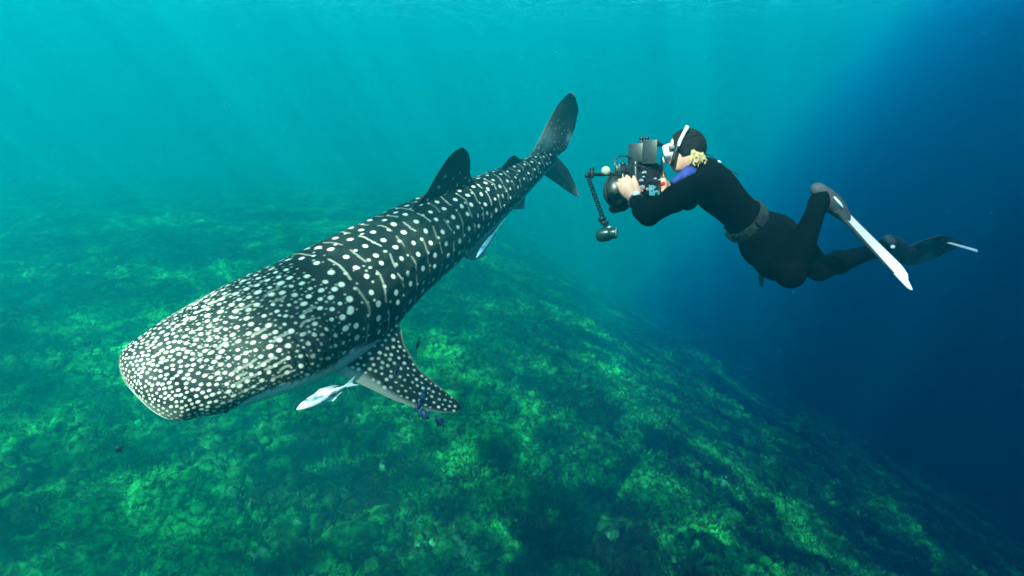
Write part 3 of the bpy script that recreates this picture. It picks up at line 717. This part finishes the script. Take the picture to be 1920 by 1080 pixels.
def hand(wrist, palm_end, across, curl, thumb_dir, spread=1.0):
    """Palm, four bent fingers of unequal length and a thumb leaving the side of the palm."""
    d = (palm_end - wrist); L_ = d.length; d.normalize(); ac = (across - d * across.dot(d)).normalized(); nrm = d.cross(ac)
    if nrm.dot(curl) < 0: nrm = -nrm
    P = [cap(wrist, wrist + d * L_ * .4, .027, .028, .02), ell(wrist + d * L_ * .62, d, ac, nrm, (L_ * .52, .044, .019), .018)]
    for i, (o, ln) in enumerate(((-1.5, .92), (-.5, 1.05), (.5, 1.0), (1.5, .80))):
        k0 = wrist + d * L_ * (1.0 - .03 * abs(o)) + ac * o * .0205; a1 = (d * .55 + nrm * .8).normalized(); a2 = (-d * .25 + nrm * .95).normalized(); a3 = (-d * .9 + nrm * .3).normalized()
        p1 = k0 + a1 * .040 * ln; p2 = p1 + a2 * .027 * ln; p3 = p2 + a3 * .022 * ln
        P += [cap(wrist + d * L_ * .5 + ac * o * .017, k0, .010, .0105, .008), cap(k0, p1, .0105, .0095, .004), cap(p1, p2, .0092, .0085, .004), cap(p2, p3, .0083, .0072, .004)]
    tb = wrist + d * L_ * .28 - ac * .034; t1 = tb + (thumb_dir * .9 + d * .35).normalized() * .042; t2 = t1 + (thumb_dir * .75 + d * .6).normalized() * .034
    P += [cap(wrist + d * L_ * .22 - ac * .016, tb, .018, .0155, .012), cap(tb, t1, .0145, .012, .006), cap(t1, t2, .0118, .0092, .005)]
    return P
head = [hell(Hd(-.012, .028, 0), hf, hu, hs, (.098, .098, .077), .02), hell(Hd(.030, -.035, 0), hf, hu, hs, (.066, .078, .060), .03), hell(Hd(.062, -.088, 0), hf, hu, hs, (.026, .022, .026), .025),
        cap(Hd(.088, .012, 0), Hd(.116, -.022, 0), .009, .0125, .01), cap(Hd(.098, -.030, .008), Hd(.098, -.030, -.008), .009, .009, .008),     # nose
        cap(Hd(.092, -.056, -.016), Hd(.092, -.056, .016), .0075, .0075, .006), cap(Hd(.089, -.066, -.014), Hd(.089, -.066, .014), .008, .008, .006),   # lips
        cap(Hd(.080, .026, -.034), Hd(.086, .030, 0), .012, .012, .012), cap(Hd(.080, .026, .034), Hd(.086, .030, 0), .012, .012, .012),                # brow
        hell(Hd(.066, -.020, -.036), hf, hu, hs, (.022, .020, .020), .02), hell(Hd(.066, -.020, .036), hf, hu, hs, (.022, .020, .020), .02),              # cheeks
        hell(Hd(-.010, -.004, -.079), hf, hu, hs, (.018, .031, .009), .006), hell(Hd(-.010, -.004, .079), hf, hu, hs, (.018, .031, .009), .006),          # ears
        cap(J['upper'], J['neck'], .066, .058, .03), cap(J['neck'], Hd(-.022, -.05, 0), .056, .054, .03)]
RC = at(1200, 346, 3.16)                       # middle of the camera housing
rf = cv(-.58, -.06, .81).normalized(); ru = cv(-.02, 1, .04); ru = (ru - rf * ru.dot(rf)).normalized(); rw_ = cv(.81, .05, .58); rw_ = (rw_ - rf * rw_.dot(rf) - ru * rw_.dot(ru)).normalized()   # lens, up, towards the diver's right hand
def Rg(f, u, w): return RC + rf * f + ru * u + rw_ * w
LH = Rg(-.005, -.015, -.125); RH = Rg(-.005, 0, .132)        # handles
lhand = hand(J['lw'], LH + ru * .010 - rw_ * .028 - rf * .022, -ru, rw_, (ru * .9 + rf * .1).normalized())
rhand = hand(J['rw'], RH + ru * .008 + rw_ * .024 - rf * .022, -ru, -rw_, (ru * .9 - rw_ * .35).normalized())
feet = []
FA = dict(heel=at(1529, 352, 3.03), toe=at(1578, 398, 3.06), tip=at(1704, 527, 3.20)); FB = dict(heel=at(1664, 448, 3.78), toe=at(1700, 476, 3.86), tip=at(1796, 459, 4.15))
for a, q in (('la', FA), ('ra', FB)): feet += [cap(J[a], q['heel'].lerp(q['toe'], .25), .034, .026, .03), cap(q['heel'].lerp(q['toe'], .2), q['toe'], .026, .020, .03)]
person = empty('person', J['pelvis'])
tag(person, 'person in a black wetsuit and fins, swimming face down while aiming a camera rig', 'person')
M_skin = simple('skin', (.62, .29, .20), .55, 0, .12, 30, .05, .4); M_suit = simple('wetsuit', (.0015, .0017, .0022), .9, 0, .4, 14, .25, .06)
M_blue = simple('blue_neoprene', (.010, .022, .17), .7, 0, .2, 30, .2); M_black = simple('black_rubber', (.012, .012, .013), .5, 0, .3, 50); M_belt = simple('belt_webbing', (.008, .016, .012), .85, 0, .3, 60, .2)
M_white = simple('white_silicone', (.72, .70, .69), .4, 0, .08, 20); M_finw = simple('white_fin_blade', (.92, .86, .86), .45, 0, .08, 8); M_grey = simple('grey_rubber', (.055, .052, .058), .7, 0, .3, 30)
M_hair = simple('blond_hair', (.40, .27, .11), .6, 0, .5, 70, .8); M_cap = simple('dark_hood', (.008, .008, .007), .9, 0, .4, 40, .3, .1)
def sdf_obj(name, prims, res, mat, parent, k=.02, cut=None, color=None):
    Vv, Ff = surface_nets(prims, res, k); 
    me = mesh_np(name, Vv, Ff); bm = bmesh.new(); bm.from_mesh(me); bmesh.ops.recalc_face_normals(bm, faces=bm.faces); bmesh.ops.smooth_vert(bm, verts=bm.verts, factor=.5, use_axis_x=True, use_axis_y=True, use_axis_z=True); bm.to_mesh(me); bm.free()
    return link(name, me, mat, parent)
sdf_obj('body', trunk(0) + head + lhand + rhand + feet, .0058, M_skin, person)
suit = trunk(.007)
suit += [cap(J[a], q['heel'].lerp(q['toe'], .25), .045, .043, .03) for a, q in (('la', FA), ('ra', FB))]
suit += [cap(J['upper'], J['neck'] + (J['neck'] - J['upper']) * .05, .076, .068, .03)]
suit_o = sdf_obj('wetsuit', suit, .008, M_suit, person, .03)
# blue yoke on the near shoulder and collar
yoke = [cap(J['neck'] - bodyax * .002, J['neck'] - bodyax * .022, .073, .080, .02), cap(J['neck'] - side * .055 + bodyax * .004, J['ls'] + bodyax * .035 + back * .010, .036, .030, .02), cap(at(1293, 320, 3.11), at(1264, 341, 3.08), .030, .020, .02)]
yo = sdf_obj('shoulder_panel', yoke, .007, M_blue, person, .02)
# belt: elliptical band round the waist, with a hanging tail and buckle
bc = J['waist'].lerp(J['pelvis'], .18); b = BM(); n = 40; rings = []
for i in range(n):
    a = 2 * math.pi * i / n; d = side * math.cos(a) * .136 + back * math.sin(a) * .106
    dn = d.normalized(); rings.append([b.bm.verts.new(bc + d + dn * o + bodyax * w) for o, w in ((0, -.026), (.010, -.026), (.010, .026), (0, .026))])
for i in range(n):
    p, q = rings[i], rings[(i + 1) % n]
    for k in range(4): b.bm.faces.new((p[k], p[(k + 1) % 4], q[(k + 1) % 4], q[k]))
b.box(bc - side * .147, bodyax, back, side, (.06, .05, .014), .004)
b.done('weight_belt', M_belt, person)
for a in (140, 200, 250, 300):
    d = side * math.cos(R(a)) * .148 + back * math.sin(R(a)) * .118; t = (-side * math.sin(R(a)) + back * math.cos(R(a))).normalized()
    BM().box(bc + d, bodyax, t, d.normalized(), (.055, .07, .026), .008).done('belt_weight', M_black, person)
kx = at(1427, 492, 3.16); BM().tube([at(1424, 470, 3.18), at(1426, 500, 3.13), at(1427, 522, 3.12), at(1427, 537, 3.12)], [.014, .015, .014, .010], 10, .6).done('belt_tail', M_black, person)
# hood, hair, mask, snorkel
hood = [hell(Hd(-.014, .036, 0), hf, hu, hs, (.106, .098, .086), .015), hell(Hd(-.028, .006, 0), hf, hu, hs, (.092, .090, .096), .02), cap(Hd(.0, -.02, -.074), Hd(.018, -.062, -.062), .013, .010, .01), cap(Hd(.0, -.02, .074), Hd(.018, -.062, .062), .013, .010, .01)]
Vv, Ff = surface_nets(hood, .006, .015)
loc = Vv - V3(HC); fl = loc @ V3(hf); ul = loc @ V3(hu)
keepv = (fl < .052 - .35 * np.maximum(0, -ul)) & (ul > -.045)
Ff = Ff[keepv[Ff].all(1)]; used = np.unique(Ff); rem = -np.ones(len(Vv), int); rem[used] = np.arange(len(used))
link('hood', mesh_np('hood', Vv[used], rem[Ff]), M_cap, person)
hair = []
rgh = np.random.default_rng(3)
for i in range(100):
    a = rgh.uniform(-.088, .088); s0 = Hd(-.088 + .95 * max(0, abs(a) - .035), -.030 - .02 * rgh.random(), a); s1 = s0 + hf * rgh.uniform(-.015, .02) - hu * rgh.uniform(.03, .055); s2 = s1 - hu * rgh.uniform(.01, .03) + hf * rgh.uniform(-.01, .03)
    hair += [cap(s0, s1, .0085, .0065, .002), cap(s1, s2, .006, .002, .002)]
sdf_obj('hair', hair, .0034, M_hair, person, .002)
mk = BM()
mc = Hd(.098, .012, 0)                                              # mask: frame ring, skirt, lens, strap
fr = person
b = BM(); n = 36; rr_ = []
for i in range(n):
    a = 2 * math.pi * i / n; cs, sn_ = math.cos(a), math.sin(a); sx_ = math.copysign(abs(cs) ** .7, cs); sy_ = math.copysign(abs(sn_) ** .7, sn_)
    dip = -.012 * math.exp(-(cs / .35) ** 2) if sn_ < 0 else 0
    ring_ = [Hd(.064, .012 + sy_ * .046 + dip, sx_ * .070), Hd(.090, .012 + sy_ * .047 + dip, sx_ * .074), Hd(.118, .012 + sy_ * .042 + dip, sx_ * .070), Hd(.122, .012 + sy_ * .036 + dip, sx_ * .063), Hd(.112, .012 + sy_ * .034 + dip, sx_ * .060)]
    rr_.append([b.bm.verts.new(p) for p in ring_])
for i in range(n):
    p, q = rr_[i], rr_[(i + 1) % n]
    for k in range(4): b.bm.faces.new((p[k], p[k + 1], q[k + 1], q[k]))
mask = b.done('mask', M_white, person)
m, N, L, bs = material('mask_lens'); bs.inputs['Base Color'].default_value = (.02, .03, .035, 1); bs.inputs['Roughness'].default_value = .05; bs.inputs['Alpha'].default_value = .8; M_lens = m
for sg in (-1, 1): BM().ball(Hd(.114, .014, sg * .033), hs, hu, hf, (.028, .033, .004)).done('lens', M_lens, mask)
BM().ball(Hd(.118, -.022, 0), hs, hu, hf, (.014, .022, .016)).done('nose_pocket', M_white, mask)
st_ = BM()
for sg in (-1, 1):
    pts = [Hd(.075, .014, sg * .078)] + [Hd(.090 * math.cos(t) - .02, .014 + .05 * math.sin(t / 2) , sg * .094 * math.sin(t) if t > .5 else sg * .088) for t in np.linspace(.75, math.pi, 12)]
    st_.tube(pts, .0085, 8, .45)
st_.done('strap', M_cap, mask)
BM().box(Hd(.070, .014, -.086), hf, hu, hs, (.03, .022, .012), .004).done('buckle', M_black, mask)
M_snork = simple('pale_snorkel', (.55, .56, .50), .4, 0, .1, 20)
sn_pts = [Hd(.088, -.064, -.02), Hd(.085, -.075, -.052), Hd(.072, -.062, -.086), Hd(.052, -.02, -.100), Hd(.030, .020, -.103)]
BM().tube(sn_pts, [.010, .0105, .011, .011, .011], 12).done('snorkel_mouthpiece', M_black, person)
BM().tube([Hd(.034, .006, -.104), Hd(.014, .040, -.106), Hd(-.018, .084, -.106), Hd(-.036, .108, -.102)], [.0095, .0095, .0095, .0115], 12).done('snorkel', M_snork, person)
# loose line trailing behind the neck
BM().tube([at(1316, 291, 3.2), at(1328, 289, 3.21), at(1341, 298, 3.22), at(1350, 306, 3.22), at(1362, 316, 3.22), at(1384, 327, 3.22)], [.003, .003, .003, .004, .003, .005], 8).done('loose_line', M_black, person)
BM().ball(at(1348, 304, 3.21), RIGHT, UP, FWD, (.012, .008, .008)).done('line_toggle', M_white, person)
# watch on the left wrist
wa = (J['lw'] - J['le']).normalized(); wc = J['lw'] - wa * .012; o1 = wa.orthogonal().normalized()
BM().ring(wc, o1, wa.cross(o1), .036, .007, 28, 8).done('watch_strap', M_grey, person)
wd = (-FWD + UP * .3); wd = (wd - wa * wd.dot(wa)).normalized()
BM().cyl(wc + wd * .034, wc + wd * .047, .019, .017, 24, .002).done('watch_face', simple('watch_face', (.62, .70, .74), .3), person)
# fins
def swim_fin(q, ank, wdir, w0, w1, blade_mat, edge_mat, tipw, droop, leaf=False):
    heel, toe, tip = q['heel'], q['toe'], q['tip']; ln = (tip - toe); L_ = ln.length; l = ln.normalized(); w = (wdir - l * wdir.dot(l)).normalized(); nn = l.cross(w)
    foot = (toe - heel); fl_ = foot.normalized(); fw = (wdir - fl_ * wdir.dot(fl_)).normalized(); fn = fl_.cross(fw)
    pk = sdf_obj('fin', [ell(heel.lerp(toe, .55), fl_, fw, fn, (foot.length * .62, .052, .046), .02), cap(heel.lerp(toe, .08), heel.lerp(toe, .6), .033, .040, .02), ell(toe, fl_, fw, fn, (.06, .058, .026), .02)], .007, edge_mat, person)
    b = bmesh.new(); ns, nc = 26, 9; top, bot = [], []
    for i in range(ns):
        t = i / (ns - 1); hw = w0 + (w1 - w0) * (t ** .8); hw *= 1 - .55 * max(0, (t - .9) / .1) ** 2 * (1 - tipw); hw = .035 + .07 * math.sin(math.pi * min(1, t * .93 + .12)) if leaf else hw; th_ = .006 * (1 - .6 * t)
        c = toe - l * .02 + l * (L_ + .02) * t + nn * droop * t * t * L_
        for row, sg in ((top, 1), (bot, -1)):
            row.append([b.verts.new(c + w * hw * v + l * (.02 * (abs(v) - .5) * t) + nn * (sg * th_ + .004 * math.cos(v * 9) * sg * (1 - t))) for v in np.linspace(-1, 1, nc)])
    for i in range(ns - 1):
        for j in range(nc - 1):
            b.faces.new((top[i][j], top[i][j + 1], top[i + 1][j + 1], top[i + 1][j])); b.faces.new((bot[i][j], bot[i + 1][j], bot[i + 1][j + 1], bot[i][j + 1]))
        for j in (0, nc - 1): b.faces.new((top[i][j], top[i + 1][j], bot[i + 1][j], bot[i][j]))
    for i in (0, ns - 1):
        for j in range(nc - 1): b.faces.new((top[i][j], bot[i][j], bot[i][j + 1], top[i][j + 1]))
    o = BM(); o.bm.free(); o.bm = b; o.done('blade', blade_mat, pk)
    for sg in (-1, 1):
        pts = [toe - l * .05 + w * sg * w0 * .95 + nn * .002] + [toe + l * L_ * t * .72 + w * sg * ((.035 + .07 * math.sin(math.pi * (t * .72 * .93 + .12))) if leaf else (w0 + (w1 - w0) * (t * .72) ** .8)) + nn * droop * (t * .72) ** 2 * L_ for t in np.linspace(.02, 1, 10)]
        BM().tube(pts, [.011 * (1 - .06 * i) for i in range(11)], 8).done('rail', edge_mat, pk)
    return pk
fa = swim_fin(FA, J['la'], cv(.44, .48, .76), .055, .100, M_finw, M_grey, .35, .0)
m, N, L, bs = material('dark_fin_blade'); co = N.new('ShaderNodeTexCoord'); t = N.new('ShaderNodeTexNoise'); t.inputs['Scale'].default_value = 11; L.new(co.outputs['Object'], t.inputs['Vector'])
r = ramp(N, [(.48, (.008, .010, .012)), (.60, (.035, .10, .11))]); L.new(t.outputs['Fac'], r.inputs['Fac']); L.new(r.outputs['Color'], bs.inputs['Base Color']); bs.inputs['Roughness'].default_value = .5
fb = swim_fin(FB, J['ra'], cv(.25, .80, -.55), .05, .085, m, M_black, .1, .0, leaf=True)
BM().tube([at(1752, 446, 3.98), at(1778, 455, 4.05), at(1831, 470, 4.18)], [.006, .009, .012], 8, .5).done('white_tip_edge', M_finw, fb)
BM().ball(at(1668, 452, 3.72), cv(.7, -.7, 0), cv(.7, .7, 0), FWD, (.048, .030, .030)).done('heel_strap', M_grey, fb)
BM().ball(at(1674, 463, 3.69), RIGHT, UP, FWD, (.014, .012, .008)).done('strap_buckle', M_finw, fb)
BM().ball(at(1570, 378, 3.015), cv(.68, -.73, .1).normalized(), cv(.6, .6, -.3).normalized(), cv(.21, .32, .92).normalized(), (.045, .010, .03)).done('vent', M_finw, fa)

# ------------------------------------------------------------------ underwater camera rig held by the person
M_alu = simple('black_anodised_metal', (.014, .015, .016), .38, .3, .3, 60); M_dial = simple('silver_dial', (.55, .56, .56), .35, .6, .2, 60); M_red = simple('red_button', (.5, .03, .02), .4)
M_scr = simple('monitor_screen', (.10, .30, .36), .12, 0, .2, 5); M_float = simple('olive_float', (.30, .31, .22), .7, 0, .25, 30, .2); M_green = simple('dark_green_strobe', (.015, .045, .035), .3, .1, .3, 30, 0, .5, .4)
rig = empty('camera_rig', RC); tag(rig, 'black underwater camera rig with monitor and strobe arm held by the swimming person', 'camera rig')
b = BM().box(Rg(0, 0, 0), rf, ru, rw_, (.125, .165, .19), .018, 3); b.box(Rg(.02, .085, -.01), rf, ru, rw_, (.09, .04, .11), .012); b.box(Rg(-.068, -.02, .0), rf, ru, rw_, (.014, .10, .14), .005)
hous = b.done('housing', M_alu, rig)
dm = BM(); dm.cyl(Rg(.06, -.01, 0), Rg(.15, -.01, 0), .062, .070, 32, .004); dm.ball(Rg(.15, -.01, 0), rf, ru, rw_, (.075, .095, .095), 32, 16); dm.ring(Rg(.15, -.01, 0), ru, rw_, .099, .008, 40)
dome = dm.done('dome_port', M_alu, rig)
for a0 in (-40, 140):                                                # shade petals
    b = BM(); pr = []
    for i in range(13):
        a = R(a0 + i * 80 / 12); w = math.sin(math.pi * i / 12) ** .6; d = ru * -math.cos(a) + rw_ * math.sin(a)
        pr.append([b.bm.verts.new(Rg(.15 + x, -.01, 0) + d * r_) for x, r_ in ((0, .098), (.045 * w + .004, .108), (.045 * w + .004, .104), (0, .094))])
    for p, q in zip(pr, pr[1:]):
        for k in range(4): b.bm.faces.new((p[k], p[(k + 1) % 4], q[(k + 1) % 4], q[k]))
    b.done('lens_shade', M_alu, dome)
for c, sg in ((LH, -1), (RH, 1)):
    b = BM(); b.tube([c - ru * .065 + rf * .008, c - ru * .03, c + ru * .03, c + ru * .065 + rf * .008], [.016, .019, .018, .016], 14)
    b.box(c + ru * .068 - rw_ * sg * .022, rf, ru, rw_, (.022, .012, .06), .003); b.box(c - ru * .068 - rw_ * sg * .022, rf, ru, rw_, (.022, .012, .06), .003); b.done('handle', M_alu, rig)
    b = BM(); b.cyl(c + ru * .07, c + ru * .098, .008, None, 12); b.ball(c + ru * .105, rf, ru, rw_, (.014, .014, .014), 14, 10); b.done('ball_mount', M_alu, rig)
rq = random.Random(4)
for i in range(24):                                                  # dials, levers and buttons on the back and top
    u, w = rq.uniform(-.07, .075), rq.uniform(-.085, .085); r_ = rq.choice([.005, .006, .008, .011])
    BM().cyl(Rg(-.064, u, w), Rg(-.082 - rq.random() * .008, u, w), r_, r_ * .9, 14, .001).done('button', M_red if i in (3, 11) else (M_dial if i % 5 < 3 else M_alu), hous)
for i, (f_, w, r_) in enumerate(((-.03, -.06, .016), (.03, .06, .014), (-.03, .05, .012))):
    BM().cyl(Rg(f_, .08, w), Rg(f_, .104, w), r_, r_ * .95, 20, .002).done('dial', M_dial if i == 1 else M_alu, hous)
b = BM().box(Rg(-.076, -.045, .02), rf, ru, rw_, (.006, .055, .075), .002); b.done('display', M_scr, hous)
# monitor on top: a hooded box whose screen faces the diver
mf = cv(.86, -.05, -.50).normalized(); mu_ = (UP - mf * UP.dot(mf)).normalized(); mw = mf.cross(mu_); MC = at(1206, 291, 3.20)
mon = BM().box(MC - mf * .02, mf, mu_, mw, (.085, .105, .13), .010, 2).done('monitor', M_alu, rig)
hd = BM(); 
for o, sz in ((mu_ * .057, (.075, .006, .140)), (-mu_ * .057, (.075, .006, .140)), (mw * .068, (.075, .12, .006))): hd.box(MC + mf * .055 + o, mf, mu_, mw, sz, .001)
hd.done('sun_hood', M_alu, mon)
BM().box(MC + mf * .0245, mf, mu_, mw, (.004, .082, .108), .001).done('screen', M_scr, mon)
BM().box(MC + mf * .0275 - mu_ * .028, mf, mu_, mw, (.004, .012, .10), .001).done('screen_bar', M_white, mon)
b = BM()
for o in (-.014, .016): b.cyl(MC + mu_ * .05 + mf * o, MC + mu_ * .085 + mf * o, .009, .008, 14); b.ball(MC + mu_ * .088 + mf * o, mf, mu_, mw, (.013, .011, .013), 14, 10)
b.box(MC + mu_ * .062, mf, mu_, mw, (.06, .014, .03), .003); b.done('monitor_clamp', M_alu, mon)
b = BM(); b.tube([MC - mu_ * .055, MC - mu_ * .085 - mf * .005, Rg(-.0, .105, .01)], [.016, .013, .018], 12); b.box(Rg(0, .108, .01), rf, ru, rw_, (.07, .012, .10), .004); b.done('monitor_bracket', M_alu, rig)
BM().tube([at(1241, 297, 3.22), at(1240, 315, 3.24), at(1234, 332, 3.28)], [.006, .008, .009], 10).done('rod', M_alu, rig)
BM().tube([at(1186, 296, 3.17), at(1172, 292, 3.14), at(1160, 293, 3.12), at(1153, 300, 3.10), at(1153, 310, 3.09), at(1158, 322, 3.09)], .0045, 8).done('cable', M_black, rig)
# left strobe arm: clamp block, bar with float, hanging link arm, strobe
b = BM(); b.cyl(at(1162, 310, 3.09), at(1162, 330, 3.09), .024, .020, 18, .003); b.box(at(1163, 318, 3.09), RIGHT, UP, FWD, (.05, .035, .04), .006); b.done('arm_clamp', M_alu, rig)
arm = BM().tube([at(1160, 327, 3.09), at(1102, 327, 3.00)], .009, 12).done('strobe_arm', M_alu, rig)
BM().ball(at(1136, 321, 3.05), RIGHT, UP, FWD, (.024, .025, .024), 24, 14).done('float', M_float, arm)
b = BM().ball(at(1101, 329, 3.0), RIGHT, UP, FWD, (.014, .014, .014), 16, 10); b.cyl(at(1110, 316, 3.0), at(1110, 334, 3.0), .010, None, 12, .002); b.ball(at(1110, 317, 3.0), RIGHT, UP, FWD, (.013, .009, .013), 12, 8); b.done('joint', M_alu, arm)
la, lb = at(1103, 333, 3.0), at(1130, 408, 3.0); nl = 17; dl = (lb - la) / nl
ld = dl.normalized(); lx = ld.cross(FWD).normalized(); ly = ld.cross(lx)
for i in range(nl):
    c = la + dl * (i + .5); t = lx if i % 2 else ly
    BM().ring(c, ld, (lx * .8 + ly * (.6 if i % 2 else -.6)).normalized(), dl.length * .62, .0036, 14, 6, ry=.0105).done('link', M_alu, arm)
b = BM().ball(at(1129, 411, 3.0), RIGHT, UP, FWD, (.020, .018, .02), 16, 10); b.box(at(1134, 418, 3.0), RIGHT, UP, FWD, (.035, .02, .03), .005); b.cyl(at(1134, 418, 3.0), at(1135, 428, 3.0), .010, None, 12); b.done('joint', M_alu, arm)
sa = cv(.93, .10, -.32).normalized(); sc_ = at(1137, 439, 3.0)
b = BM().cyl(sc_ - sa * .035, sc_ + sa * .018, .036, .034, 28, .006); b.cyl(sc_ + sa * .018, sc_ + sa * .050, .028, .026, 28, .004); b.ball(sc_ - sa * .034, sa, UP, sa.cross(UP), (.018, .032, .032), 24, 12)
strobe = b.done('strobe', M_green, rig)
BM().ring(sc_ + sa * .049, UP, sa.cross(UP), .021, .005, 24).done('strobe_rim', M_dial, strobe)
BM().ball(sc_ + UP * .030 + sa * .012 - FWD * .012, sa, UP, sa.cross(UP), (.014, .008, .012), 14, 8).done('strobe_knob', M_dial, strobe)
